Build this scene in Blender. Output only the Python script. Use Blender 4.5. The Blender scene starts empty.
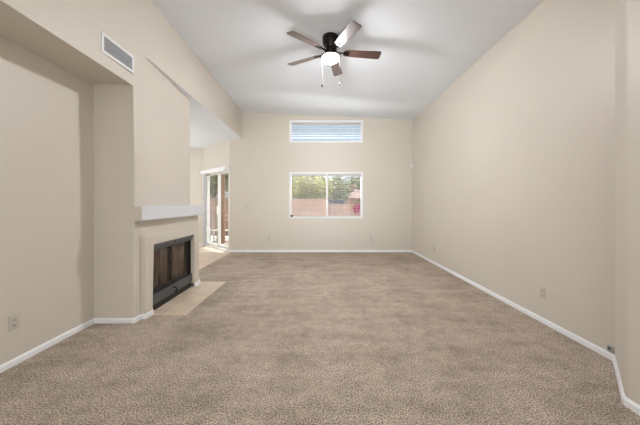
import bpy, bmesh, math, random
from mathutils import Vector, Matrix
random.seed(7)
S = bpy.context.scene
COL = S.collection

# ------------------------------------------------------------------ camera
cam_d = bpy.data.cameras.new('camera')
cam = bpy.data.objects.new('camera', cam_d); COL.objects.link(cam)
cam_d.sensor_width = 36.0
cam_d.lens = 284.0 / 640.0 * 36.0
cam_d.shift_x = -1.0 / 640.0
cam_d.shift_y = -9.5 / 640.0
cam_d.clip_start = 0.05
cam.location = (0, 0, 1.245)
cam.rotation_euler = (math.radians(90), 0, 0)
S.camera = cam

# ------------------------------------------------------------------ world, sun, large lights, exposure
S.view_settings.view_transform = 'Standard'
S.view_settings.look = 'None'
S.view_settings.gamma = 1.0
S.view_settings.use_curve_mapping = False
S.view_settings.exposure = 1.0

W = bpy.data.worlds.new('sky'); S.world = W; W.use_nodes = True
wn = W.node_tree.nodes; wl = W.node_tree.links; wn.clear()
wo = wn.new('ShaderNodeOutputWorld'); wb = wn.new('ShaderNodeBackground')
wt = wn.new('ShaderNodeTexCoord'); wsep = wn.new('ShaderNodeSeparateXYZ'); wr = wn.new('ShaderNodeValToRGB')
wl.new(wt.outputs['Generated'], wsep.inputs[0]); wl.new(wsep.outputs['Z'], wr.inputs['Fac'])
e = wr.color_ramp.elements
e[0].position = 0.0; e[0].color = (0.80, 0.84, 0.87, 1)
e[1].position = 0.6; e[1].color = (0.33, 0.52, 0.80, 1)
m_ = e.new(0.2); m_.color = (0.60, 0.75, 0.89, 1)
wl.new(wr.outputs['Color'], wb.inputs['Color']); wb.inputs['Strength'].default_value = 0.55
wl.new(wb.outputs[0], wo.inputs['Surface'])

def light(name, kind, loc, rot, energy, color=(1, 1, 1), sx=1, sy=1, angle=None):
    d = bpy.data.lights.new(name, kind); d.energy = energy; d.color = color
    if kind == 'AREA':
        d.shape = 'RECTANGLE'; d.size = sx; d.size_y = sy
    if kind == 'SUN':
        d.angle = angle or math.radians(0.6)
    o = bpy.data.objects.new(name, d); COL.objects.link(o)
    o.location = loc; o.rotation_euler = [math.radians(a) for a in rot]
    return o

light('sun', 'SUN', (0, 0, 12), (-9, 5, 0), 6.0, (1.0, 0.95, 0.88))
# added fill light in front of the closed rear wall, behind the camera
light('rear_fill', 'AREA', (0.0, -2.9, 1.5), (90, 0, 0), 47, (0.95, 0.98, 1.0), 3.6, 2.8)
# small fill light added behind the camera, aimed up at the ceiling
light('bounce_fill', 'AREA', (0.1, -0.4, 1.9), (180, 0, 0), 6, (0.92, 0.96, 1.0), 0.6, 0.6)
# unseen lamp added outside to boost the daylight through the lower window
light('window_fill', 'AREA', (0.15, 7.95, 2.50), (-40, 0, 0), 130, (0.95, 0.98, 1.0), 1.9, 0.45)
# extra fill added low behind the camera, turned up at the far ceiling
light('low_fill', 'AREA', (0.2, -0.35, 0.2), (107, 0, 0), 8.5, (0.93, 0.98, 1.0), 0.5, 0.4)
bpy.data.lights['low_fill'].spread = math.radians(56)
# lamp added out of view to the left, standing in for a nook window
light('nook_fill', 'AREA', (-5.8, 6.2, 1.5), (116, 0, -90), 44, (0.93, 0.97, 1.0), 2.4, 1.6)
bpy.data.lights['bounce_fill'].spread = math.radians(110)
FAN_GLOW = 222.0

# ------------------------------------------------------------------ materials
def principled(name, color, rough=0.5, metal=0.0, spec=0.5):
    m = bpy.data.materials.new(name); m.use_nodes = True
    b = m.node_tree.nodes['Principled BSDF']
    b.inputs['Base Color'].default_value = (*color, 1)
    b.inputs['Roughness'].default_value = rough
    b.inputs['Metallic'].default_value = metal
    b.inputs['Specular IOR Level'].default_value = spec
    return m, m.node_tree.nodes, m.node_tree.links, b

def noise(n, l, scale, detail=2, rough=0.5, vec=None, coord='Object', mscale=None, rot=None):
    t = n.new('ShaderNodeTexNoise'); t.inputs['Scale'].default_value = scale
    t.inputs['Detail'].default_value = detail; t.inputs['Roughness'].default_value = rough
    c = n.new('ShaderNodeTexCoord'); src = c.outputs[coord]
    if mscale or rot:
        mp = n.new('ShaderNodeMapping')
        if mscale: mp.inputs['Scale'].default_value = mscale
        if rot: mp.inputs['Rotation'].default_value = rot
        l.new(src, mp.inputs['Vector']); src = mp.outputs[0]
    l.new(src, t.inputs['Vector'])
    return t

def ramp(n, l, src, stops):
    r = n.new('ShaderNodeValToRGB'); el = r.color_ramp.elements
    el[0].position, el[0].color = stops[0][0], (*stops[0][1], 1)
    el[1].position, el[1].color = stops[-1][0], (*stops[-1][1], 1)
    for p, c in stops[1:-1]:
        q = el.new(p); q.color = (*c, 1)
    l.new(src, r.inputs['Fac']); return r

def bump(n, l, b, src, strength, dist):
    k = n.new('ShaderNodeBump'); k.inputs['Strength'].default_value = strength; k.inputs['Distance'].default_value = dist
    l.new(src, k.inputs['Height']); l.new(k.outputs[0], b.inputs['Normal'])

def paint(name, color, rough=0.5, bscale=38, bstr=0.25, spec=0.5):
    m, n, l, b = principled(name, color, rough, spec=spec)
    t = noise(n, l, bscale, 3, 0.5); bump(n, l, b, t.outputs['Fac'], bstr, 0.004)
    t2 = noise(n, l, 1.2, 2)
    r = ramp(n, l, t2.outputs['Fac'], [(0.3, tuple(c * 0.985 for c in color)), (0.7, tuple(min(1, c * 1.012) for c in color))])
    l.new(r.outputs[0], b.inputs['Base Color'])
    return m

def plain(name, color, rough=0.5, metal=0.0, spec=0.5, var=0.04, scale=20):
    m, n, l, b = principled(name, color, rough, metal, spec)
    t = noise(n, l, scale, 3)
    r = ramp(n, l, t.outputs['Fac'], [(0.3, tuple(c * (1 - var) for c in color)), (0.7, tuple(min(1, c * (1 + var)) for c in color))])
    l.new(r.outputs[0], b.inputs['Base Color'])
    return m

M = {}
M['wall'] = paint('beige satin wall paint', (0.66, 0.605, 0.525), 0.42, 34, 0.4)
M['ceiling'] = paint('white textured ceiling paint', (0.80, 0.83, 0.875), 0.9, 30, 0.3, 0.2)
M['trim'] = plain('white gloss trim paint', (0.89, 0.90, 0.92), 0.35, var=0.01)
M['mantel'] = plain('white mantel paint', (0.70, 0.71, 0.73), 0.45, var=0.02)
M['plate'] = plain('ivory plastic plate', (0.58, 0.53, 0.455), 0.4, var=0.01)
M['greyplate'] = plain('grey metal cover plate', (0.42, 0.42, 0.41), 0.4, 0.3, var=0.05)
M['slot'] = plain('dark slot plastic', (0.10, 0.085, 0.07), 0.6)
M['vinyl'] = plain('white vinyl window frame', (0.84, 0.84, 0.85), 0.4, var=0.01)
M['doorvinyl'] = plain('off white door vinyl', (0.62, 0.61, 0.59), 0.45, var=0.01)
M['slat'] = plain('alabaster blind slat', (0.60, 0.56, 0.56), 0.5, var=0.02)
M['vane'] = plain('white vertical vane', (0.86, 0.86, 0.86), 0.5, var=0.02)
M['ventw'] = plain('white enamel register', (0.80, 0.80, 0.80), 0.4, var=0.02)
M['ventg'] = plain('grey louver enamel', (0.42, 0.43, 0.45), 0.5, var=0.08, scale=40)
M['ventd'] = plain('dark duct', (0.12, 0.12, 0.12), 0.8)
M['black'] = plain('black oil rubbed bronze', (0.012, 0.010, 0.009), 0.35, 0.6)
M['bronze'] = plain('brown bronze rim', (0.06, 0.035, 0.025), 0.3, 0.7)
M['steel'] = plain('dark slate enamelled steel', (0.115, 0.12, 0.13), 0.38, 0.55, var=0.12, scale=12)
M['blacksteel'] = plain('black firebox steel', (0.012, 0.011, 0.011), 0.5, 0.3)
M['doorframe'] = plain('sooty brown door frame', (0.035, 0.028, 0.024), 0.42, 0.3, var=0.2, scale=14)
M['firebrick'] = plain('sooty firebrick', (0.022, 0.017, 0.014), 0.9, var=0.35, scale=16)
M['ground'] = plain('pale pinkish gravel ground', (0.66, 0.55, 0.47), 0.95, var=0.15, scale=30)
M['patio'] = plain('grey concrete patio', (0.33, 0.30, 0.27), 0.8, var=0.05, scale=8)
M['stucco'] = plain('pink stucco', (0.34, 0.23, 0.19), 0.9, var=0.05, scale=15)
M['rooftile'] = plain('pale rose roof', (0.22, 0.15, 0.13), 0.8, var=0.12, scale=6)
M['bark'] = plain('brown bark', (0.09, 0.06, 0.04), 0.9, var=0.3, scale=18)
M['petal'] = plain('magenta petal', (0.36, 0.03, 0.13), 0.6, var=0.2, scale=9)
M['chairw'] = plain('white powder coated metal', (0.45, 0.43, 0.40), 0.5, var=0.03)
M['bluegrey'] = plain('blue grey shed metal', (0.06, 0.075, 0.11), 0.6, var=0.15)
M['plumb'] = plain('pull chain metal', (0.16, 0.15, 0.14), 0.35, 0.7)

def leafmat(name, a, b_):
    m, n, l, b = principled(name, a, 0.6)
    t = noise(n, l, 3.0, 3)
    r = ramp(n, l, t.outputs['Fac'], [(0.35, a), (0.65, b_)])
    l.new(r.outputs[0], b.inputs['Base Color']); return m
M['leaf_light'] = leafmat('yellow green leaves', (0.12, 0.15, 0.015), (0.62, 0.60, 0.12))
M['leaf_dark'] = leafmat('olive leaves', (0.05, 0.08, 0.015), (0.27, 0.31, 0.075))

def carpet_mat():
    m, n, l, b = principled('taupe cut pile carpet', (0.35, 0.27, 0.2), 1.0, spec=0.1)
    f = noise(n, l, 105, 3, 0.7)
    f2 = noise(n, l, 11, 4, 0.65)
    # brushed pile tracks left by a vacuum: stretched, soft-edged patches
    s1 = noise(n, l, 2.2, 3, 0.6, mscale=(1.0, 0.55, 1), rot=(0, 0, 0.5))
    s2 = noise(n, l, 3.6, 3, 0.6, mscale=(0.45, 1.5, 1), rot=(0, 0, -0.35))
    base = ramp(n, l, f.outputs['Fac'], [(0.36, (0.12, 0.094, 0.068)), (0.5, (0.45, 0.37, 0.298)), (0.64, (0.80, 0.68, 0.565))])
    m2 = n.new('ShaderNodeMix'); m2.data_type = 'RGBA'; m2.blend_type = 'MULTIPLY'; m2.inputs['Factor'].default_value = 1.0
    r2 = ramp(n, l, f2.outputs['Fac'], [(0.3, (0.84, 0.83, 0.82)), (0.7, (1.14, 1.14, 1.14))])
    l.new(base.outputs[0], m2.inputs['A']); l.new(r2.outputs[0], m2.inputs['B'])
    ad = n.new('ShaderNodeMath'); ad.operation = 'ADD'; l.new(s1.outputs['Fac'], ad.inputs[0]); l.new(s2.outputs['Fac'], ad.inputs[1])
    hf = n.new('ShaderNodeMath'); hf.operation = 'MULTIPLY'; hf.inputs[1].default_value = 0.5; l.new(ad.outputs[0], hf.inputs[0])
    r3 = ramp(n, l, hf.outputs[0], [(0.40, (0.85, 0.84, 0.83)), (0.5, (1.0, 1.0, 1.0)), (0.60, (1.12, 1.13, 1.15))])
    m3 = n.new('ShaderNodeMix'); m3.data_type = 'RGBA'; m3.blend_type = 'MULTIPLY'; m3.inputs['Factor'].default_value = 1.0
    l.new(m2.outputs['Result'], m3.inputs['A']); l.new(r3.outputs[0], m3.inputs['B'])
    l.new(m3.outputs['Result'], b.inputs['Base Color'])
    bump(n, l, b, f.outputs['Fac'], 0.7, 0.012)
    return m
M['carpet'] = carpet_mat()

def tile_mat(name, c1, c2, grout, size, rough=0.35, off=0.0, rot=0.0):
    m, n, l, b = principled(name, c1, rough)
    tc = n.new('ShaderNodeTexCoord'); mp = n.new('ShaderNodeMapping'); mp.inputs['Rotation'].default_value = (0, 0, rot)
    l.new(tc.outputs['Object'], mp.inputs['Vector'])
    br = n.new('ShaderNodeTexBrick'); l.new(mp.outputs[0], br.inputs['Vector'])
    br.offset = off; br.squash = 1.0
    br.inputs['Scale'].default_value = 1.0; br.inputs['Brick Width'].default_value = size; br.inputs['Row Height'].default_value = size
    br.inputs['Mortar Size'].default_value = 0.005
    br.inputs['Color1'].default_value = (*c1, 1); br.inputs['Color2'].default_value = (*c2, 1); br.inputs['Mortar'].default_value = (*grout, 1)
    t = noise(n, l, 5, 4)
    r = ramp(n, l, t.outputs['Fac'], [(0.3, (0.90, 0.88, 0.86)), (0.7, (1.06, 1.05, 1.04))])
    mx = n.new('ShaderNodeMix'); mx.data_type = 'RGBA'; mx.blend_type = 'MULTIPLY'; mx.inputs['Factor'].default_value = 1
    l.new(br.outputs['Color'], mx.inputs['A']); l.new(r.outputs[0], mx.inputs['B'])
    l.new(mx.outputs['Result'], b.inputs['Base Color'])
    return m
M['hearth'] = tile_mat('buff hearth tile', (0.70, 0.575, 0.44), (0.74, 0.61, 0.475), (0.52, 0.42, 0.33), 0.30)
M['tile'] = tile_mat('peach ceramic floor tile', (0.72, 0.57, 0.44), (0.77, 0.62, 0.49), (0.46, 0.36, 0.28), 0.32)

def block_mat():
    m, n, l, b = principled('rose concrete block', (0.6, 0.45, 0.38), 0.95)
    tc = n.new('ShaderNodeTexCoord'); sp = n.new('ShaderNodeSeparateXYZ'); cb = n.new('ShaderNodeCombineXYZ')
    l.new(tc.outputs['Object'], sp.inputs[0])
    sm = n.new('ShaderNodeMath'); sm.operation = 'ADD'; l.new(sp.outputs['X'], sm.inputs[0]); l.new(sp.outputs['Y'], sm.inputs[1])
    l.new(sm.outputs[0], cb.inputs['X']); l.new(sp.outputs['Z'], cb.inputs['Y'])
    br = n.new('ShaderNodeTexBrick'); l.new(cb.outputs[0], br.inputs['Vector'])
    br.inputs['Scale'].default_value = 1; br.inputs['Brick Width'].default_value = 0.4; br.inputs['Row Height'].default_value = 0.2
    br.inputs['Mortar Size'].default_value = 0.008
    br.inputs['Color1'].default_value = (0.30, 0.205, 0.165, 1); br.inputs['Color2'].default_value = (0.36, 0.25, 0.20, 1)
    br.inputs['Mortar'].default_value = (0.22, 0.15, 0.125, 1)
    l.new(br.outputs['Color'], b.inputs['Base Color']); return m
M['block'] = block_mat()

def wood_mat(name, a, b_, scale, rough, coat=0.0, mscale=(1, 12, 12)):
    m, n, l, b = principled(name, a, rough)
    t = noise(n, l, scale, 4, 0.6, mscale=mscale)
    r = ramp(n, l, t.outputs['Fac'], [(0.3, a), (0.7, b_)])
    l.new(r.outputs[0], b.inputs['Base Color'])
    b.inputs['Coat Weight'].default_value = coat; b.inputs['Coat Roughness'].default_value = 0.45
    b.inputs['Coat IOR'].default_value = 1.6
    return m
M['blade'] = wood_mat('walnut fan blade', (0.036, 0.013, 0.009), (0.075, 0.030, 0.021), 4, 0.30, 1.0)
M['postwood'] = wood_mat('weathered cedar', (0.17, 0.085, 0.045), (0.26, 0.14, 0.08), 3, 0.7, 0, (8, 8, 1))

def glass_mat(name, tint, refl=0.08, rough=0.0):
    m = bpy.data.materials.new(name); m.use_nodes = True
    n = m.node_tree.nodes; l = m.node_tree.links; n.clear()
    o = n.new('ShaderNodeOutputMaterial'); mx = n.new('ShaderNodeMixShader')
    t = n.new('ShaderNodeBsdfTransparent'); g = n.new('ShaderNodeBsdfGlossy'); f = n.new('ShaderNodeFresnel')
    t.inputs['Color'].default_value = (*tint, 1); g.inputs['Roughness'].default_value = rough
    ge = n.new('ShaderNodeNewGeometry'); mr = n.new('ShaderNodeMapRange')   # same reflectance on both faces of the pane
    mr.inputs['To Min'].default_value = 1.45; mr.inputs['To Max'].default_value = 1 / 1.45
    l.new(ge.outputs['Backfacing'], mr.inputs['Value']); l.new(mr.outputs[0], f.inputs['IOR'])
    l.new(f.outputs[0], mx.inputs[0]); l.new(t.outputs[0], mx.inputs[1]); l.new(g.outputs[0], mx.inputs[2])
    l.new(mx.outputs[0], o.inputs['Surface']); return m
M['glass'] = glass_mat('clear window glass', (0.93, 0.95, 0.95))
M['firebox_glass'] = glass_mat('smoked fireplace glass', (0.85, 0.8, 0.76), rough=0.12)

def mesh_curtain_mat():
    m, n, l, b = principled('brown steel mesh curtain', (0.12, 0.085, 0.065), 0.55, 0.4)
    t = noise(n, l, 6, 3, mscale=(1, 9, 0.5))
    r = ramp(n, l, t.outputs['Fac'], [(0.35, (0.07, 0.052, 0.042)), (0.65, (0.40, 0.32, 0.26))])
    l.new(r.outputs[0], b.inputs['Base Color']); return m
M['curtain'] = mesh_curtain_mat()

def bowl_mat():
    m, n, l, b = principled('lit frosted glass bowl', (0.9, 0.87, 0.83), 0.3)
    b.inputs['Emission Color'].default_value = (0.96, 0.97, 1.0, 1)
    b.inputs['Emission Strength'].default_value = FAN_GLOW
    return m
M['bowl'] = bowl_mat()

# ------------------------------------------------------------------ helpers
def new_obj(name, bm, mat, parent=None, smooth=False, loc=None):
    bmesh.ops.recalc_face_normals(bm, faces=bm.faces)
    me = bpy.data.meshes.new(name); bm.to_mesh(me); bm.free()
    if smooth:
        for p in me.polygons: p.use_smooth = True
    me.materials.append(M[mat] if isinstance(mat, str) else mat)
    o = bpy.data.objects.new(name, me); COL.objects.link(o)
    if parent: o.parent = parent
    if loc: o.location = loc
    return o

def empty(name, loc, rz=0.0):
    o = bpy.data.objects.new(name, None); COL.objects.link(o); o.empty_display_size = 0.1
    o.location = loc; o.rotation_euler = (0, 0, rz); return o

def tag(o, label, cat, group=None, kind=None):
    o['label'] = label; o['category'] = cat
    if group: o['group'] = group
    if kind: o['kind'] = kind
    return o

def struct(o, label=None, cat=None):
    o['kind'] = 'structure'
    if label: o['label'] = label
    if cat: o['category'] = cat
    return o

def box(bm, x0, x1, y0, y1, z0, z1, mat=None, bev=0.0):
    r = bmesh.ops.create_cube(bm, size=1.0)
    vs = r['verts']
    for v in vs:
        v.co = Vector(((x0 + x1) / 2 + v.co.x * (x1 - x0), (y0 + y1) / 2 + v.co.y * (y1 - y0), (z0 + z1) / 2 + v.co.z * (z1 - z0)))
        if mat: v.co = mat @ v.co
    if bev:
        es = list({e for v in vs for e in v.link_edges})
        bmesh.ops.bevel(bm, geom=es, offset=bev, segments=2, affect='EDGES', profile=0.5)
    return vs

def boxes(lst, mat=None, bev=0.0):
    bm = bmesh.new()
    for b in lst: box(bm, *b, mat=mat, bev=bev)
    return bm

def prism(bm, pts, z0, z1):
    """footprint polygon (x,y) from z0 to z1 (number or function of x)"""
    zt = z1 if callable(z1) else (lambda x: z1)
    lo = [bm.verts.new((x, y, z0)) for x, y in pts]
    hi = [bm.verts.new((x, y, zt(x))) for x, y in pts]
    bm.faces.new(lo[::-1]); bm.faces.new(hi)
    n = len(pts)
    for i in range(n):
        j = (i + 1) % n
        bm.faces.new((lo[i], lo[j], hi[j], hi[i]))
    return lo, hi

def bevel_where(bm, pred, off, seg=4):
    bm.edges.ensure_lookup_table()
    es = [e for e in bm.edges if pred(e.verts[0].co, e.verts[1].co)]
    bmesh.ops.bevel(bm, geom=es, offset=off, segments=seg, affect='EDGES', profile=0.5)

def lathe(bm, prof, seg=32, c=(0, 0, 0)):
    rings = []
    for r, z in prof:
        if r < 1e-5:
            rings.append([bm.verts.new((c[0], c[1], c[2] + z))])
        else:
            rings.append([bm.verts.new((c[0] + r * math.cos(2 * math.pi * i / seg), c[1] + r * math.sin(2 * math.pi * i / seg), c[2] + z)) for i in range(seg)])
    for a, b in zip(rings, rings[1:]):
        for i in range(seg):
            j = (i + 1) % seg
            if len(a) == 1 and len(b) == 1: continue
            if len(a) == 1: bm.faces.new((a[0], b[i], b[j]))
            elif len(b) == 1: bm.faces.new((a[i], a[j], b[0]))
            else: bm.faces.new((a[i], a[j], b[j], b[i]))

def tube(bm, pts, r, seg=8):
    pts = [Vector(p) for p in pts]; rings = []
    for i, p in enumerate(pts):
        d = (pts[min(i + 1, len(pts) - 1)] - pts[max(i - 1, 0)]).normalized()
        up = Vector((0, 0, 1)) if abs(d.z) < 0.9 else Vector((1, 0, 0))
        u = d.cross(up).normalized(); v = d.cross(u).normalized()
        rr = r[i] if isinstance(r, (list, tuple)) else r
        rings.append([bm.verts.new(p + (u * math.cos(2 * math.pi * k / seg) + v * math.sin(2 * math.pi * k / seg)) * rr) for k in range(seg)])
    for a, b in zip(rings, rings[1:]):
        for k in range(seg):
            bm.faces.new((a[k], a[(k + 1) % seg], b[(k + 1) % seg], b[k]))
    bm.faces.new(rings[0][::-1]); bm.faces.new(rings[-1])

# ------------------------------------------------------------------ dimensions
YB = 7.2            # back wall
XR = 2.31           # right wall
XN = -2.36          # niche wall
YF = 2.95           # wall facing the camera beside the fireplace
YE = 4.50           # far end of the chimney breast
REAR = -3.0
XC2, YC2 = 1.88, 1.755   # corner where the right wall steps in
YC1 = 2.23
ZNICHE = 2.475
ZNOOK = 2.88
T = 0.14
def ceil_z(x): return 3.56 - (x + 2.0) * 0.0495
def face_x(y): return -1.94 - (y - 2.95) * 0.0145     # face of the beam above the niche and nook
D0 = (-2.31, 7.2); D1 = (-3.45, 8.34)                  # diagonal wall with the sliding door

# ------------------------------------------------------------------ structure

def flat(pts, z0, z1):
    bm = bmesh.new(); prism(bm, pts, z0, z1); return bm

struct(new_obj('floor', flat([(XN, REAR), (XC2, REAR), (XC2, YC2), (XR, YC1), (XR, YB), (-2.27, YB), (-2.27, 4.53),
    (-1.50, 4.53), (-1.50, 3.15), (-1.94, 3.15), (-1.94, YF), (XN, YF)], -0.12, 0.0), 'carpet'),
    'taupe cut pile carpet across the living room', 'carpet')
struct(new_obj('floor_nook', flat([(-2.27, YE), (-2.27, YB), D0, D1, (-6.0, 8.34), (-6.0, YE)], -0.12, -0.008), 'tile'),
    'peach ceramic tile floor by the sliding door', 'floor')
struct(new_obj('floor_hearth', flat([(-1.94, 3.15), (-1.50, 3.15), (-1.50, 4.53), (-1.94, 4.53)], -0.12, -0.006), 'hearth'),
    'buff tiled hearth set flush in the carpet before the fireplace', 'hearth')

bm = bmesh.new()
prism(bm, [(-2.3, REAR - 0.2), (XR + 0.2, REAR - 0.2), (XR + 0.2, YB + 0.3), (-2.3, YB + 0.3)], 3.0, 3.9)
for v in bm.verts:
    v.co.z = ceil_z(v.co.x) + (0.25 if v.co.z > 3.5 else 0.0)
struct(new_obj('ceiling', bm, 'ceiling'), 'white gently sloping textured ceiling', 'ceiling')
# lower ceiling over the dining nook; its painted underside runs out below the beam
struct(new_obj('ceiling_nook', flat([(face_x(3.12) - 0.004, 3.12), (face_x(YB) - 0.004, YB), (-2.31, YB), (-3.45, 8.34), (-6.0, 8.34), (-6.0, YE), (-2.2, YE), (-2.2, 3.12)],
    ZNOOK - 0.012, ZNOOK + 0.12), 'ceiling'), 'flat white ceiling over the dining nook', 'ceiling')

def holed_wall(name, p0, p1, side, z0, zt, holes, mat='wall', thick=T, bev=None):
    """wall with its room face on the line p0-p1, thickened to the outside; holes are (s0, s1, z0, z1)"""
    p0 = Vector((*p0, 0)); p1 = Vector((*p1, 0)); L = (p1 - p0).length
    u = (p1 - p0).normalized(); nrm = Vector((-u.y, u.x, 0)) * side
    ss = sorted({0.0, L, *[h[0] for h in holes], *[h[1] for h in holes]})
    zs = sorted({z0, *[h[2] for h in holes], *[h[3] for h in holes]})
    top = lambda s: (zt((p0 + u * s).x) if callable(zt) else zt)
    zs.append('top'); bm = bmesh.new()
    grid = {}
    def V(i, j, k):
        if (i, j, k) not in grid:
            s = ss[i]; z = top(s) if zs[j] == 'top' else zs[j]
            p = p0 + u * s + nrm * (thick if k else 0); grid[(i, j, k)] = bm.verts.new((p.x, p.y, z))
        return grid[(i, j, k)]
    def solid(i, j):
        if i < 0 or j < 0 or i >= len(ss) - 1 or j >= len(zs) - 1: return False
        sm = (ss[i] + ss[i + 1]) / 2; zb = zs[j]; ze = 99 if zs[j + 1] == 'top' else zs[j + 1]
        return not any(h[0] < sm < h[1] and h[2] <= zb and ze <= h[3] for h in holes)
    for i in range(len(ss) - 1):
        for j in range(len(zs) - 1):
            if not solid(i, j): continue
            for k in (0, 1): bm.faces.new((V(i, j, k), V(i + 1, j, k), V(i + 1, j + 1, k), V(i, j + 1, k)))
            if not solid(i - 1, j): bm.faces.new((V(i, j, 0), V(i, j + 1, 0), V(i, j + 1, 1), V(i, j, 1)))
            if not solid(i + 1, j): bm.faces.new((V(i + 1, j, 0), V(i + 1, j + 1, 0), V(i + 1, j + 1, 1), V(i + 1, j, 1)))
            if not solid(i, j - 1): bm.faces.new((V(i, j, 0), V(i + 1, j, 0), V(i + 1, j, 1), V(i, j, 1)))
            if not solid(i, j + 1): bm.faces.new((V(i, j + 1, 0), V(i + 1, j + 1, 0), V(i + 1, j + 1, 1), V(i, j + 1, 1)))
    return struct(new_obj(name, bm, mat))

WX0, WX1 = -0.785, 1.052
Z1A, Z1B = 0.868, 2.015        # lower window
Z2A, Z2B = 2.785, 3.325        # clerestory window
holed_wall('wall_back', (-2.31, YB), (XR, YB), 1, -0.1, ceil_z,
           [(WX0 + 2.31, WX1 + 2.31, Z1A, Z1B), (WX0 + 2.31, WX1 + 2.31, Z2A, Z2B)])
DS0, DS1, DZ = 0.05, 1.50, 2.09
holed_wall('wall_diagonal', D0, D1, -1, -0.1, ZNOOK, [(DS0, DS1, -0.1, DZ)])
holed_wall('wall_nook', D1, (-6.0, 8.34), -1, -0.1, ZNOOK, [])
holed_wall('wall_nook_side', (-6.0, 8.34), (-6.0, YE), -1, -0.1, ZNOOK, [])
holed_wall('wall_nook_rear', (-6.0, YE), (-2.5, YE), -1, -0.1, ZNOOK, [])
holed_wall('wall_rear', (XN - 0.1, REAR), (XC2 + 0.1, REAR), -1, -0.1, ceil_z, [])
holed_wall('wall_left', (XN, REAR), (XN, YF + 0.05), 1, -0.1, ZNICHE + 0.05, [])

# right wall, the diagonal return and the nearer wall are one solid with rounded corners
bm = bmesh.new()
prism(bm, [(XR, YB), (XR, YC1), (XC2, YC2), (XC2, REAR), (XR + T, REAR), (XR + T, YB)], -0.1, ceil_z)
bevel_where(bm, lambda a, b: abs(a.x - XC2) < 1e-4 and abs(b.x - XC2) < 1e-4 and abs(a.y - YC2) < 1e-4 and abs(b.y - YC2) < 1e-4, 0.022)
struct(new_obj('wall_right', bm, 'wall'))

# beam over the niche and the nook, with the column left of the fireplace panel (outline in Y-Z, extruded back)
out = [(REAR, ZNICHE), (YF, ZNICHE), (YF, 1.13), (3.11, 1.13), (3.11, ZNOOK + 0.0), (YB, ZNOOK + 0.0), (YB, None), (REAR, None)]
bm = bmesh.new(); fr = []; bk = []
for y, z in out:
    xf = face_x(y)
    fr.append(bm.verts.new((xf, y, ceil_z(xf) if z is None else z)))
    bk.append(bm.verts.new((XN - T if y < 3.2 and z != ZNOOK else XN - T, y, ceil_z(-2.3) if z is None else z)))
bm.faces.new(fr); bm.faces.new(bk[::-1])
for i in range(len(out)):
    j = (i + 1) % len(out); bm.faces.new((fr[i], fr[j], bk[j], bk[i]))
def on_face(p): return abs(p.x - face_x(p.y)) < 1e-4
bevel_where(bm, lambda a, b: on_face(a) and on_face(b) and min(a.z, b.z) < 3.0 and not (abs(a.z - 1.13) < 1e-4 and abs(b.z - 1.13) < 1e-4)
            and not (abs(a.y - REAR) < 1e-3 and abs(b.y - REAR) < 1e-3) and not (abs(a.y - YB) < 1e-3 and abs(b.y - YB) < 1e-3), 0.018)
struct(new_obj('wall_beam', bm, 'wall'))

# panel above the mantel, turned slightly back towards its far end
bm = bmesh.new()
prism(bm, [(face_x(3.1) - 0.004, 3.105), (-2.072, YE), (-2.5, YE), (-2.5, 3.105)], 1.13, ZNOOK)
bevel_where(bm, lambda a, b: abs(a.y - YE) < 1e-3 and abs(b.y - YE) < 1e-3 and abs(a.x + 2.072) < 1e-3 and abs(b.x + 2.072) < 1e-3, 0.018)
struct(new_obj('wall_overmantel', bm, 'wall'))

# lower chimney breast, with the firebox recess
FY0, FY1, FZ = 3.19, 4.235, 0.79
XS = -1.885; XBR = -1.94
bm = bmesh.new()
prism(bm, [(XBR, YF), (XBR, FY0 - 0.02), (-2.5, FY0 - 0.02), (-2.5, YF)], -0.1, 1.13)
prism(bm, [(XBR, FY1 + 0.02), (XBR, YE), (-2.5, YE), (-2.5, FY1 + 0.02)], -0.1, 1.13)
prism(bm, [(XBR, FY0 - 0.02), (XBR, FY1 + 0.02), (-2.5, FY1 + 0.02), (-2.5, FY0 - 0.02)], FZ + 0.02, 1.13)
bevel_where(bm, lambda a, b: abs(a.x - XBR) < 1e-4 and abs(b.x - XBR) < 1e-4 and abs(a.y - b.y) < 1e-4 and (abs(a.y - YF) < 1e-4 or abs(a.y - YE) < 1e-4), 0.018)
struct(new_obj('wall_chimney', bm, 'wall'))

# ------------------------------------------------------------------ baseboards
BH, BT = 0.052, 0.014
def baseboard(name, pts, side, z=0.0):
    """moulding along a polyline, on the given side, mitred at the bends"""
    P = [Vector((*p, 0)) for p in pts]; n = len(P); prof = [(0, 0), (BT, 0), (BT, BH * 0.72), (BT * 0.45, BH), (0, BH)]
    rows = []
    for i in range(n):
        du = (P[i] - P[i - 1]).normalized() if i else None
        dv = (P[i + 1] - P[i]).normalized() if i < n - 1 else None
        nu = Vector((-du.y, du.x, 0)) * side if du else None
        nv = Vector((-dv.y, dv.x, 0)) * side if dv else None
        if nu is None: m = nv
        elif nv is None: m = nu
        else:
            m = (nu + nv).normalized(); m = m / max(0.3, m.dot(nu))
        rows.append([(P[i] + m * (d + 0.001)) + Vector((0, 0, z + h)) for d, h in prof])
    bm = bmesh.new(); R = [[bm.verts.new(p) for p in r] for r in rows]
    for a, b in zip(R, R[1:]):
        for k in range(len(prof)):
            q = (k + 1) % len(prof); bm.faces.new((a[k], a[q], b[q], b[k]))
    bm.faces.new(R[0]); bm.faces.new(R[-1][::-1])
    return struct(new_obj(name, bm, 'trim'))

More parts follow.
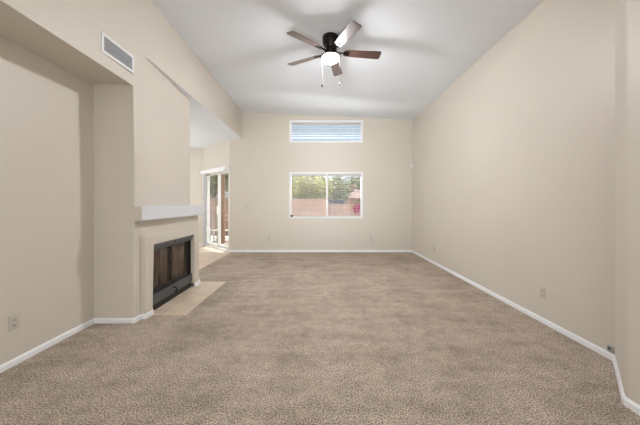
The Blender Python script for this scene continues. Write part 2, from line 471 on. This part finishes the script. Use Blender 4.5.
baseboard('baseboard_back', [(-2.31 + 0.0, YB), (XR, YB)], -1)
baseboard('baseboard_right', [(XR, YB - BT), (XR, YC1), (XC2 + 0.008, YC2 + 0.006), (XC2, YC2 - 0.012), (XC2, REAR)], -1)
baseboard('baseboard_left', [(XN, REAR), (XN, YF), (XBR - 0.014, YF), (XBR - 0.002, YF + 0.004), (XBR, YF + 0.016), (XBR, 3.05 - 0.012)], -1)
baseboard('baseboard_nook', [(-3.45 - 0.012, 8.34), (-6.0, 8.34)], 1, -0.008)

# ------------------------------------------------------------------ fireplace
fp = empty('fireplace', (XS, 3.71, 0))
tag(fp, 'built in fireplace with white mantel shelf, cream surround and dark steel doors', 'fireplace')
def loc(parent): return Matrix.Translation(-Vector(parent.location))
F = loc(fp)
def part(name, bm, mat, parent=fp, F=None, smooth=False, label=None):
    if F is not None: bmesh.ops.transform(bm, matrix=F, verts=bm.verts)
    o = new_obj(name, bm, mat, parent, smooth)
    if label: o['label'] = label
    return o
# surround: three sides round the opening
SY0, SY1, SZ = 3.055, 4.40, 0.90
bm = bmesh.new()
og = [(SY0, -0.006), (SY0, SZ), (SY1, SZ), (SY1, -0.006), (FY1, -0.006), (FY1, FZ), (FY0, FZ), (FY0, -0.006)]
fr = [bm.verts.new((XS, y, z)) for y, z in og]; bk = [bm.verts.new((XBR + 0.0, y, z)) for y, z in og]
bm.faces.new(fr); bm.faces.new(bk[::-1])
for i in range(8):
    j = (i + 1) % 8; bm.faces.new((fr[i], fr[j], bk[j], bk[i]))
bevel_where(bm, lambda a, b: abs(a.x - XS) < 1e-4 and abs(b.x - XS) < 1e-4 and not (a.z < 0 and b.z < 0), 0.012, 4)
part('surround', bm, 'wall', fp, F)
bm = flat([(-1.862, YF + 0.004), (-1.862, 4.56), (-2.09, 4.56), (-2.09, 3.13), (-1.95, 3.13), (-1.95, YF + 0.004)], 1.058, 1.21)
bevel_where(bm, lambda a, b: abs(a.x + 1.862) < 1e-4 and abs(b.x + 1.862) < 1e-4, 0.006, 2)
part('mantel_return', boxes([(-1.945, -1.8635, YF - 0.003, YF + 0.006, 1.0585, 1.2095)]), 'wall', fp, F, label='beige end of the mantel shelf')
part('mantel_shelf', bm, 'mantel', fp, F, label='white painted mantel shelf')
# baseboard blocks wrapping the surround feet
for y0, y1, ya in ((SY0, FY0, 'n'), (FY1, SY1, 'f')):
    part('foot_moulding', boxes([(XBR - 0.0, XS + BT, y0 - (BT if ya == 'n' else -0.0), y1 + (BT if ya == 'f' else -0.004), -0.004, BH)], bev=0.005), 'trim', fp, F, label='white foot moulding')
part('foot_moulding', boxes([(XBR - 0.01, XBR + BT, SY1 + BT, YE + BT, -0.004, BH)], bev=0.005), 'trim', fp, F, label='white foot moulding')
# firebox shell
bm = boxes([(-2.44, -2.42, FY0, FY1, 0.0, FZ), (-2.44, XBR, FY0 - 0.015, FY0 + 0.003, 0.0, FZ), (-2.44, XBR, FY1 - 0.003, FY1 + 0.015, 0.0, FZ),
            (-2.44, XBR, FY0, FY1, FZ - 0.004, FZ + 0.015), (-2.44, XBR, FY0, FY1, -0.008, 0.004)])
part('firebox', bm, 'firebrick', fp, F)
y0, y1 = FY0 + 0.004, FY1 - 0.004
bm = bmesh.new()
vs = [(-1.905, 0.775), (-1.900, 0.745), (-1.930, 0.693), (-1.955, 0.693), (-1.955, 0.784)]
A = [bm.verts.new((x, y0, z)) for x, z in vs]; B = [bm.verts.new((x, y1 - 0.01, z)) for x, z in vs]
bm.faces.new(A); bm.faces.new(B[::-1])
for i in range(5):
    j = (i + 1) % 5; bm.faces.new((A[i], A[j], B[j], B[i]))
hood = part('smoke_hood', bm, 'steel', fp, F)
part('damper_knob', boxes([(-1.905, -1.888, 3.69, 3.725, 0.735, 0.765)], bev=0.004), 'plumb', hood)
lo = part('lower_panel', boxes([(-1.955, -1.918, y0, y1, 0.075, 0.185), (-1.955, -1.912, y0, y1, 0.178, 0.192)], bev=0.003), 'steel', fp, F)
bm = bmesh.new(); tube(bm, [(-1.92, 3.68, 0.160), (-1.885, 3.69, 0.150), (-1.878, 3.705, 0.120), (-1.885, 3.72, 0.095), (-1.92, 3.73, 0.085)], 0.009)
part('latch_handle', bm, 'blacksteel', lo)
for ch in list(lo.children) + list(hood.children):
    ch.matrix_parent_inverse = Matrix.Translation(-Vector(fp.location))
part('base_rail', boxes([(-1.955, -1.935, y0, y1, 0.0, 0.078)]), 'blacksteel', fp, F)
# two glazed doors hung with mesh curtains behind
ym = 3.712
for ya, yb in ((y0 + 0.02, ym - 0.006), (ym + 0.006, y1 - 0.075)):
    za, zb = 0.195, 0.70; w = 0.014
    d = part('glass_door', boxes([(-1.972, -1.955, ya, ya + w, za, zb), (-1.972, -1.955, yb - w, yb, za, zb), (-1.972, -1.955, ya, yb, zb - w, zb), (-1.972, -1.955, ya, yb, za, za + 0.045)], bev=0.002), 'doorframe', fp, F)
    g = part('pane', boxes([(-1.966, -1.962, ya + w, yb - w, za + 0.045, zb - w)]), 'firebox_glass', d, F)
# mesh curtains
for ya, yb in ((y0 + 0.01, ym - 0.03), (ym + 0.03, y1 - 0.10)):
    bm = bmesh.new(); n = 90; prev = None
    for i in range(n + 1):
        t = i / n; y = ya + (yb - ya) * t
        x = -2.00 + 0.013 * math.sin(t * 62 + 1.3 * math.sin(t * 17)) + 0.004 * math.sin(t * 140)
        a = [bm.verts.new((x, y, 0.19)), bm.verts.new((x, y, 0.72)), bm.verts.new((x - 0.003, y, 0.72)), bm.verts.new((x - 0.003, y, 0.19))]
        if prev:
            for k in range(4): bm.faces.new((prev[k], prev[(k + 1) % 4], a[(k + 1) % 4], a[k]))
        else: bm.faces.new(a)
        prev = a
    bm.faces.new(prev[::-1])
    part('mesh_curtain', bm, 'curtain', fp, F, smooth=True)

# ------------------------------------------------------------------ windows
def window(name, z0, z1, split, label):
    fw, y0, y1 = 0.036, YB - 0.012, YB + 0.075
    w = struct(empty(name, ((WX0 + WX1) / 2, YB, z0)), label, 'window'); Fm = loc(w)
    a, b = WX0, WX1
    part('window_frame', boxes([(a - 0.012, a + fw, y0, y1, z0 - 0.012, z1 + 0.012), (b - fw, b + 0.012, y0, y1, z0 - 0.012, z1 + 0.012),
        (a + fw, b - fw, y0, y1, z1 - fw, z1 + 0.012), (a + fw, b - fw, y0, y1, z0 - 0.012, z0 + fw)], bev=0.003), 'vinyl', w, Fm)
    if split:
        part('mullion', boxes([(0.155 - 0.022, 0.155 + 0.022, YB - 0.006, YB + 0.115, z0 + fw, z1 - fw)], bev=0.002), 'vinyl', w, Fm)
        for q0, q1 in ((a + fw, 0.133), (0.177, b - fw)):
            part('pane', boxes([(q0, q1, YB + 0.10, YB + 0.106, z0 + fw - 0.01, z1 - fw + 0.01)]), 'glass', w, Fm)
    else:
        part('pane', boxes([(a + fw, b - fw, YB + 0.10, YB + 0.106, z0 + fw - 0.01, z1 - fw + 0.01)]), 'glass', w, Fm)
    part('outer_frame', boxes([(a, a + 0.03, YB + 0.075, YB + 0.13, z0, z1), (b - 0.03, b, YB + 0.075, YB + 0.13, z0, z1), (a + 0.03, b - 0.03, YB + 0.075, YB + 0.13, z1 - 0.03, z1), (a + 0.03, b - 0.03, YB + 0.075, YB + 0.13, z0, z0 + 0.03)]), 'vinyl', w, Fm)
    return w
window('window_1', Z1A, Z1B, True, 'wide lower window with white frame and centre mullion')
window('window_2', Z2A, Z2B, False, 'long shallow high window under the ceiling')

def blind(x0, x1, z0, z1, pitch, depth, tilt, label, group=None):
    yc = YB + 0.045
    b = tag(empty('window_blind', ((x0 + x1) / 2, yc, z1)), label, 'blind', group); Fm = loc(b)
    part('headrail', boxes([(x0, x1, yc - 0.026, yc + 0.026, z1 - 0.045, z1)], bev=0.003), 'slat', b, Fm)
    bm = bmesh.new(); z = z1 - 0.075
    while z > z0 + 0.03:
        mt = Matrix.Translation((0, yc, z)) @ Matrix.Rotation(tilt, 4, 'X')
        box(bm, x0 + 0.006, x1 - 0.006, -depth / 2, depth / 2, -0.0014, 0.0014, mat=mt); z -= pitch
    part('slats', bm, 'slat', b, Fm)
    part('bottom_rail', boxes([(x0 + 0.004, x1 - 0.004, yc - 0.025, yc + 0.025, z0 + 0.001, z0 + 0.018)], bev=0.003), 'slat', b, Fm)
    for t in (0.12, 0.5, 0.88):
        x = x0 + (x1 - x0) * t; bm = bmesh.new()
        for dy in (-0.024, 0.024): tube(bm, [(x, yc + dy, z0 + 0.01), (x, yc + dy, z1 - 0.04)], 0.0012, 5)
        part('ladder_cord', bm, 'slat', b, Fm)
    return b
blind(WX0 + 0.039, 0.131, Z1A + 0.037, Z1B - 0.037, 0.043, 0.048, 0.0, 'open white slatted blind in left half of lower window')
blind(0.179, WX1 - 0.039, Z1A + 0.037, Z1B - 0.037, 0.043, 0.048, 0.0, 'open white slatted blind in right half of lower window')
blind(WX0 + 0.039, WX1 - 0.039, Z2A + 0.037, Z2B - 0.037, 0.061, 0.050, 0.0, 'wide open white slatted blind in high window under ceiling')
bm = bmesh.new(); lathe(bm, [(0, 0.012), (0.02, 0.010), (0.028, 0.004), (0.03, 0.0), (0.03, -0.012), (0, -0.012)], 20)
bmesh.ops.transform(bm, matrix=Matrix.Rotation(math.radians(90), 4, 'X'), verts=bm.verts)
tag(new_obj('window_sensor', bm, 'black', loc=(-0.742, YB - 0.024, 0.915)), 'small black round sensor at lower left corner of the lower window frame', 'sensor')

# ------------------------------------------------------------------ sliding door and vertical blind (local frame: x along wall, y outward, z up)
dd = Vector((D1[0] - D0[0], D1[1] - D0[1], 0)).normalized()
DM = Matrix(((dd.x, -dd.y * -1, 0, 0), (dd.y, dd.x * -1, 0, 0), (0, 0, 1, 0), (0, 0, 0, 1)))
# y axis must point outdoors (+,+)
DM = Matrix(((dd.x, 0.7071, 0, 0), (dd.y, 0.7071, 0, 0), (0, 0, 1, 0), (0, 0, 0, 1)))
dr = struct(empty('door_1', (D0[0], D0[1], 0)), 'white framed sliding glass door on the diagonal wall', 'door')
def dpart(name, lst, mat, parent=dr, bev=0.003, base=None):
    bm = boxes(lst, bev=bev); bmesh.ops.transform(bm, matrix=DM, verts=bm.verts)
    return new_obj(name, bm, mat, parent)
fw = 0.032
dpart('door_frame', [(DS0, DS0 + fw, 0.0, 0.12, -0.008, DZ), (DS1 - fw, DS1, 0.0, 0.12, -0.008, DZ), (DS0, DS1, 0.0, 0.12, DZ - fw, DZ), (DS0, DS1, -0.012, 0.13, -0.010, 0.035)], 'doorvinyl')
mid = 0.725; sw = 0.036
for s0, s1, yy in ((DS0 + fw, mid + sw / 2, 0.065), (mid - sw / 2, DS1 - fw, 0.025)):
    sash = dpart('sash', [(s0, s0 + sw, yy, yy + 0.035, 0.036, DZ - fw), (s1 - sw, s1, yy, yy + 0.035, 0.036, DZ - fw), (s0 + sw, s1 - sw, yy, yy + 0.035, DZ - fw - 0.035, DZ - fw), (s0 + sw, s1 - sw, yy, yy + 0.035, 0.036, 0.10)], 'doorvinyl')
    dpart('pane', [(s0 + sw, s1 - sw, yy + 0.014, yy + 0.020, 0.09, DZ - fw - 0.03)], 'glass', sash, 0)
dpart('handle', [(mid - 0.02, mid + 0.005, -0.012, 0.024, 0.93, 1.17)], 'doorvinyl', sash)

vb = tag(empty('vertical_blind', (D0[0], D0[1], 0)), 'white vertical blind with valance, vanes drawn to the left of sliding door', 'blind')
dpart('valance', [(0.01, 1.53, -0.125, -0.112, 2.065, 2.17), (0.01, 0.022, -0.125, -0.002, 2.065, 2.17), (1.518, 1.53, -0.125, -0.09, 2.065, 2.17), (0.02, 1.52, -0.115, -0.09, 2.16, 2.17)], 'vinyl', vb)
dpart('track', [(0.03, 1.50, -0.10, -0.065, 2.11, 2.16)], 'vinyl', vb)
for k in range(11):
    s = 1.275 + k * 0.021
    mt = DM @ Matrix.Translation((s, -0.07, 0)) @ Matrix.Rotation(math.radians(random.uniform(-8, 8) + 18), 4, 'Z')
    bm = bmesh.new(); box(bm, -0.044, 0.044, -0.001, 0.001, 0.03, 2.11, mat=mt)
    new_obj('vane', bm, 'vane', vb)

# ------------------------------------------------------------------ ceiling fan
FX, FY = 0.13, 3.78; FZC = ceil_z(FX)
fan = tag(empty('ceiling_fan', (FX, FY, FZC)), 'five blade ceiling fan with dark housing and lit glass bowl', 'ceiling fan')
ft = fan.location
bm = bmesh.new(); lathe(bm, [(0, 0.012), (0.088, 0.012), (0.108, 0.006), (0.112, -0.02), (0.110, -0.085), (0.098, -0.12), (0.075, -0.145), (0.07, -0.165), (0, -0.165)], 40)
part('motor_housing', bm, 'black', fan, smooth=True)
bm = bmesh.new(); lathe(bm, [(0, -0.165), (0.055, -0.165), (0.082, -0.172), (0.085, -0.2), (0.06, -0.212), (0.045, -0.235), (0, -0.235)], 32)
part('hub', bm, 'black', fan, smooth=True)
bm = bmesh.new(); lathe(bm, [(0, -0.222), (0.045, -0.222), (0.095, -0.238), (0.130, -0.252), (0.136, -0.270), (0.106, -0.268), (0.05, -0.262), (0, -0.262)], 40)
part('light_fitter', bm, 'bronze', fan, smooth=True)
bm = bmesh.new(); lathe(bm, [(0.0, -0.266)] + [(0.105 * math.cos(a), -0.268 - 0.082 * math.sin(a)) for a in [i * math.pi / 20 for i in range(10)]] + [(0, -0.35)], 40)
part('glass_bowl', bm, 'bowl', fan, smooth=True, label='frosted glass bowl giving warm white light')
for k in range(5):
    ang = math.radians(6.0 + 72 * k); R = Matrix.Rotation(ang, 4, 'Z')
    bm = bmesh.new(); n = 14; pts = []
    r0, r1 = 0.175, 0.678
    prof = [(r0, 0.030), (r0 + 0.015, 0.044), (r0 + 0.05, 0.052), (0.35, 0.060), (0.60, 0.069), (r1 - 0.02, 0.069), (r1 - 0.004, 0.060), (r1, 0.045)]
    up = [(x, w) for x, w in prof] + [(x, -w) for x, w in prof[::-1]]
    pitch = Matrix.Rotation(math.radians(-14), 4, 'X')
    for z in (0.004, -0.004): pts.append([bm.verts.new(R @ (Matrix.Translation((0, 0, -0.208)) @ (pitch @ Vector((x, w, z))))) for x, w in up])
    bm.faces.new(pts[0]); bm.faces.new(pts[1][::-1]); m = len(up)
    for i in range(m): bm.faces.new((pts[0][i], pts[0][(i + 1) % m], pts[1][(i + 1) % m], pts[1][i]))
    bl = part('blade', bm, 'blade', fan)
    bm = bmesh.new()
    mt = R @ Matrix.Translation((0, 0, -0.208)) @ pitch
    box(bm, 0.17, 0.25, -0.03, 0.03, -0.010, -0.005, mat=mt)
    box(bm, 0.07, 0.19, -0.012, 0.012, -0.010, 0.0, mat=R @ Matrix.Translation((0, 0, -0.203)))
    part('blade_bracket', bm, 'black', bl)
for cx, cy, zl, kr, mt_ in ((-0.115, -0.02, -0.64, 0.011, 'black'), (0.115, -0.045, -0.63, 0.009, 'plumb')):
    bm = bmesh.new(); tube(bm, [(cx * 0.9, cy, -0.25), (cx, cy, -0.27), (cx, cy, zl)], 0.0016, 6)
    c = part('pull_chain', bm, 'plumb', fan)
    bm = bmesh.new(); lathe(bm, [(0, 0.02), (kr * 0.5, 0.016), (kr, 0.0), (kr, -0.016), (kr * 0.6, -0.024), (0, -0.024)], 14, (cx, cy, zl - 0.01))
    part('pull_knob', bm, mt_, c, smooth=True)

# ------------------------------------------------------------------ air register on the beam
vy0, vy1, vz0, vz1 = 2.495, 2.925, 2.575, 2.755
vx = face_x(2.7)
av = tag(empty('air_vent', (vx, (vy0 + vy1) / 2, (vz0 + vz1) / 2)), 'white framed grey air return grille on beam over the niche', 'vent'); Fv = loc(av)
fw = 0.027
part('frame', boxes([(vx - 0.002, vx + 0.012, vy0, vy0 + fw, vz0, vz1), (vx - 0.002, vx + 0.012, vy1 - fw, vy1, vz0, vz1), (vx - 0.002, vx + 0.012, vy0 + fw, vy1 - fw, vz0, vz0 + fw), (vx - 0.002, vx + 0.012, vy0 + fw, vy1 - fw, vz1 - fw, vz1)], bev=0.002), 'ventw', av, Fv)
part('backing', boxes([(vx - 0.001, vx + 0.002, vy0 + fw, vy1 - fw, vz0 + fw, vz1 - fw)]), 'ventd', av, Fv)
bm = bmesh.new(); n = 26
for i in range(n):
    y = vy0 + fw + (i + 0.5) * (vy1 - vy0 - 2 * fw) / n
    box(bm, -0.0012, 0.0012, -0.0065, 0.0065, vz0 + fw, vz1 - fw, mat=Matrix.Translation((vx + 0.0066, y, 0)) @ Matrix.Rotation(math.radians(-42), 4, 'Z'))
for z in (vz0 + 0.075, vz0 + 0.112): box(bm, vx + 0.002, vx + 0.0105, vy0 + fw, vy1 - fw, z - 0.0012, z + 0.0012)
part('louvers', bm, 'ventg', av, Fv)

# ------------------------------------------------------------------ outlets, switch, sensor (built facing -Y, then turned)
def outlet(name, pos, rz, label, kind='duplex'):
    o = tag(empty(name, pos, rz), label, {'duplex': 'outlet', 'switch': 'light switch', 'blank': 'wall plate'}[kind])
    pm = 'greyplate' if kind == 'blank' else 'plate'
    w, h = (0.026, 0.027) if kind == 'blank' else (0.036, 0.058)
    part('cover_plate', boxes([(-w, w, -0.007, -0.0005, -h, h)], bev=0.003), pm, o)
    if kind == 'duplex':
        for dz in (-0.021, 0.021):
            bm = boxes([(-0.017, 0.017, -0.0105, -0.006, dz - 0.014, dz + 0.014)], bev=0.002)
            r = part('receptacle', bm, 'plate', o)
            part('slots', boxes([(-0.008, -0.005, -0.0112, -0.010, dz - 0.004, dz + 0.008), (0.005, 0.008, -0.0112, -0.010, dz - 0.004, dz + 0.008), (-0.003, 0.003, -0.0112, -0.010, dz - 0.011, dz - 0.006)]), 'slot', r)
    elif kind == 'switch':
        part('toggle', boxes([(-0.005, 0.005, -0.018, -0.006, -0.004, 0.014)], bev=0.001), 'plate', o)
    else:
        bm = bmesh.new(); lathe(bm, [(0, 0.014), (0.005, 0.014), (0.005, 0.002), (0.009, 0.002), (0.009, 0), (0, 0)], 12)
        bmesh.ops.transform(bm, matrix=Matrix.Translation((-0.004, -0.006, 0.004)) @ Matrix.Rotation(math.radians(90), 4, 'X'), verts=bm.verts)
        part('cable_socket', bm, 'slot', o)
    return o
H = math.pi / 2
outlet('power_outlet', (XN, 2.18, 0.33), H, 'beige duplex outlet on left wall inside the niche')
outlet('power_outlet', (XR, 2.955, 0.31), -H, 'beige duplex outlet on right wall, the nearer of two there')
outlet('power_outlet', (XR, 5.80, 0.31), -H, 'beige duplex outlet on right wall, the far one towards the window')
outlet('power_outlet', (-1.32, YB, 0.33), 0, 'beige duplex outlet on back wall left of the window')
outlet('power_outlet', (1.275, YB, 0.33), 0, 'beige duplex outlet on back wall right of the window')
outlet('light_switch', (-1.90, YB, 1.15), 0, 'beige toggle switch plate on back wall beside the sliding door', 'switch')
outlet('cable_plate', (XR, 2.263, 0.081), -H, 'small grey cable plate on right wall resting just above the baseboard at the corner', 'blank')
ms = tag(empty('motion_sensor', (XR - 0.03, YB - 0.03, 2.19), 0), 'small white motion sensor high in the far right corner', 'sensor')
part('body', boxes([(-0.028, 0.028, -0.02, 0.028, -0.045, 0.045)], mat=Matrix.Rotation(math.radians(-45), 4, 'Z'), bev=0.008), 'vinyl', ms)
bm = bmesh.new(); bmesh.ops.create_uvsphere(bm, u_segments=16, v_segments=10, radius=0.022)
bmesh.ops.transform(bm, matrix=Matrix.Translation((-0.013, -0.013, -0.012)), verts=bm.verts)
part('lens', bm, 'slat', ms, smooth=True)

# ------------------------------------------------------------------ outdoors
GZ = -0.06
struct(new_obj('ground', boxes([(-14, 14, 7.35, 34, GZ - 0.2, GZ)]), 'ground'), 'pinkish gravel yard outside', 'ground')
struct(new_obj('patio_slab', flat([(-2.36, 7.42), (-2.36, 9.9), (-7.0, 9.9), (-7.0, 8.6), (-3.52, 8.56)], GZ, -0.025), 'patio'), 'pale concrete patio outside the sliding door', 'patio')

struct(new_obj('trim_sun_block', boxes([(-2.15, 5.0, YB + T, 8.05, 3.62, 3.72)]), 'stucco'), 'unseen stucco eave added above the windows to block the sun', 'eave')  # overhang added out of view to keep direct sun out of the room
wl_ = tag(empty('garden_wall', (-3, 11.5, GZ)), 'rose block garden wall seen in left pane of the lower window', 'wall')
part('blocks', boxes([(-9.0, 0.16, 11.5, 11.7, GZ, 1.36)]), 'block', wl_, loc(wl_))
part('cap', boxes([(-9.0, 0.18, 11.47, 11.73, 1.36, 1.41)], bev=0.008), 'stucco', wl_, loc(wl_))
wr_ = tag(empty('garden_wall', (4, 11.9, GZ)), 'lower rose block wall beyond right pane of the lower window', 'wall')
part('blocks', boxes([(0.2, 8.0, 11.9, 12.1, GZ, 1.16)]), 'block', wr_, loc(wr_))
part('cap', boxes([(0.18, 8.0, 11.87, 12.13, 1.16, 1.20)], bev=0.008), 'stucco', wr_, loc(wr_))
part('pilaster', boxes([(0.0, 0.3, 11.42, 11.88, GZ, 1.40)], bev=0.01), 'stucco', wl_, loc(wl_))

def foliage(bm, c, rx, ry, rz, n, size, rnd):
    for _ in range(n):
        while True:
            p = Vector((rnd.uniform(-1, 1), rnd.uniform(-1, 1), rnd.uniform(-1, 1)))
            if 0.25 < p.length < 1 and rnd.random() < 0.35 + 0.65 * p.length: break
        b = 1 + 0.16 * math.sin(p.x * 7 + 2 * p.z) + 0.14 * math.sin(p.z * 9 + p.y * 5)
        p = Vector((c[0] + p.x * rx * b, c[1] + p.y * ry * b, c[2] + p.z * rz * b))
        m = Matrix.Translation(p) @ Matrix.Rotation(rnd.uniform(0, 6.28), 4, 'Z') @ Matrix.Rotation(rnd.uniform(-1.2, 1.2), 4, 'X')
        s = size * rnd.uniform(0.7, 1.3)
        v = [bm.verts.new(m @ Vector(q)) for q in ((-s, 0, 0), (0, -s * 0.45, s * 0.1), (s, 0, 0), (0, s * 0.45, s * 0.1))]
        bm.faces.new(v)
def tree(name, x, y, h, r, mat, n, label, cat='tree', leaf=0.10, group=None, low=0.5, seed=1):
    rnd = random.Random(seed)
    t = tag(empty(name, (x, y, GZ)), label, cat, group)
    bm = bmesh.new(); zc = h - r * 0.8
    tube(bm, [(0, 0, 0), (0.04, 0.02, h * 0.25), (-0.03, 0.0, zc * 0.75), (0.02, 0, zc)], [r * 0.09, r * 0.07, r * 0.05, r * 0.03], 10)
    for k in range(5):
        a = k * 1.26 + 0.4
        tube(bm, [(0, 0, h * 0.3), (math.cos(a) * r * 0.35, math.sin(a) * r * 0.35, zc * 0.85), (math.cos(a) * r * 0.65, math.sin(a) * r * 0.65, zc + r * 0.2)], [r * 0.045, r * 0.03, r * 0.012], 7)
    part('trunk', bm, 'bark', t)
    bm = bmesh.new(); foliage(bm, (0, 0, zc), r, r, (h - low) / 2, n // 2, leaf, rnd)
    for k in range(7):
        a = k * 0.9; foliage(bm, (math.cos(a) * r * 0.55, math.sin(a) * r * 0.55, zc + rnd.uniform(-0.3, 0.3) * r), r * 0.5, r * 0.5, r * 0.45, n // 14, leaf, rnd)
    part('foliage', bm, mat, t)
    return t
tree('shade_tree', -0.45, 13.0, 2.75, 1.0, 'leaf_light', 5600, 'yellow green bushy tree over garden wall in left pane', leaf=0.07, low=1.0, seed=3)
tree('shade_tree', 0.95, 17.0, 2.75, 0.85, 'leaf_dark', 4200, 'olive green tree behind lower wall, left side of right pane', leaf=0.09, low=0.9, seed=8)
tree('shade_tree', 4.6, 29.0, 4.6, 2.4, 'leaf_dark', 6000, 'olive green tree rising behind the pink roofed house', leaf=0.15, low=1.0, seed=11)
tree('shade_tree', -1.6, 23.0, 4.0, 1.8, 'leaf_dark', 5000, 'darker tree far behind the yellow green one', leaf=0.14, low=1.0, seed=14)
tree('shade_tree', -4.9, 12.9, 3.3, 1.1, 'leaf_dark', 5000, 'dark green tree seen through left sliding door pane', leaf=0.08, low=1.3, seed=17)
tree('shade_tree', -3.75, 14.8, 3.6, 0.8, 'leaf_light', 2600, 'light green tree seen through right sliding door pane', leaf=0.08, low=1.4, seed=19)
tree('flowering_shrub', 1.22, 9.6, 1.22, 0.125, 'petal', 500, 'magenta flowering shrub at right edge of the lower window', 'shrub', leaf=0.04, low=0.88, seed=23)
tree('green_shrub', 2.15, 15.0, 1.42, 0.5, 'leaf_dark', 1500, 'low green shrub over the lower wall beneath the pink roof', 'shrub', leaf=0.07, low=0.5, seed=29)

hs = tag(empty('neighbour_house', (2.2, 21.0, GZ)), 'low pink neighbour house with pale rose roof behind trees', 'house')
part('walls', boxes([(-0.35, 2.0, 0, 2.6, 0, 1.62)]), 'stucco', hs)
bm = bmesh.new()
v = [bm.verts.new(p) for p in ((-0.6, -0.25, 1.66), (2.25, -0.25, 1.66), (2.25, 2.9, 1.66), (-0.6, 2.9, 1.66), (0.15, 1.3, 2.45), (1.3, 1.3, 2.25))]
for f in ((0, 1, 5, 4), (1, 2, 5), (2, 3, 4, 5), (3, 0, 4), (3, 2, 1, 0)): bm.faces.new([v[i] for i in f])
part('roof', bm, 'rooftile', hs)
part('chimney', boxes([(0.05, 0.35, 0.9, 1.2, 1.9, 2.75)]), 'stucco', hs)
sh = tag(empty('garden_shed', (0.95, 14.0, GZ)), 'dark blue grey shed peeping over the lower garden wall', 'shed')
part('walls', boxes([(-0.6, 0.2, 0, 0.9, 0, 1.36)]), 'bluegrey', sh)
part('roof', boxes([(-0.65, 0.25, -0.06, 0.96, 1.36, 1.47)], bev=0.01), 'bluegrey', sh)

# patio structure and bench outside the sliding door
pr = tag(empty('patio_cover', (-3.6, 9.0, GZ)), 'brown timber patio cover outside the sliding door', 'patio cover'); Fp = loc(pr)
part('post', boxes([(-3.17, -3.03, 8.85, 8.99, GZ, 2.42)], bev=0.008), 'postwood', pr, Fp)
part('post', boxes([(-6.2, -6.06, 8.85, 8.99, GZ, 2.42)], bev=0.008), 'postwood', pr, Fp)
part('beam', boxes([(-6.6, -2.5, 8.85, 8.99, 2.42, 2.62)], bev=0.008), 'postwood', pr, Fp)
for i in range(14):
    part('rafter', boxes([(-6.6 + i * 0.3, -6.6 + i * 0.3 + 0.05, 8.62, 9.5, 2.62, 2.74)]), 'postwood', pr, Fp)

def bench(name, x, y, w, back, label):
    b = tag(empty(name, (x, y, -0.025)), label, 'bench' if back else 'table')
    part('seat', boxes([(-w / 2, w / 2, -0.2 + i * 0.1, -0.2 + i * 0.1 + 0.085, 0.36, 0.385) for i in range(4)], bev=0.003), 'chairw', b)
    for sx in (-1, 1):
        for sy in (-0.17, 0.15):
            part('leg', boxes([(sx * (w / 2 - 0.05) - 0.02, sx * (w / 2 - 0.05) + 0.02, sy, sy + 0.04, 0, 0.36)]), 'chairw', b)
    part('stretcher', boxes([(-w / 2 + 0.05, w / 2 - 0.05, -0.16, -0.14, 0.10, 0.13), (-w / 2 + 0.05, w / 2 - 0.05, -0.16, -0.14, 0.20, 0.225)]), 'chairw', b)
    if back:
        part('backrest', boxes([(-w / 2, w / 2, 0.19, 0.215, 0.82, 0.86), (-w / 2, w / 2, 0.19, 0.215, 0.68, 0.72), (-w / 2 + 0.02, -w / 2 + 0.05, 0.19, 0.215, 0.385, 0.86), (w / 2 - 0.05, w / 2 - 0.02, 0.19, 0.215, 0.385, 0.86)], bev=0.003), 'chairw', b)
    return b
bench('garden_bench', -3.05, 9.35, 0.95, True, 'white slatted garden bench behind the timber post outside')
bench('garden_table', -4.05, 9.45, 0.7, False, 'low white slatted table outside, seen in left door pane')

# things of one kind share a group
for o in S.objects:
    if o.parent: continue
    kind = o.name.split('.')[0]
    g = {'power_outlet': 'beige outlets along the walls', 'window_blind': 'white slatted blinds in the back windows',
         'garden_wall': 'rose block walls beyond the windows', 'shade_tree': 'trees beyond the garden walls'}.get(kind)
    if g: o['group'] = g
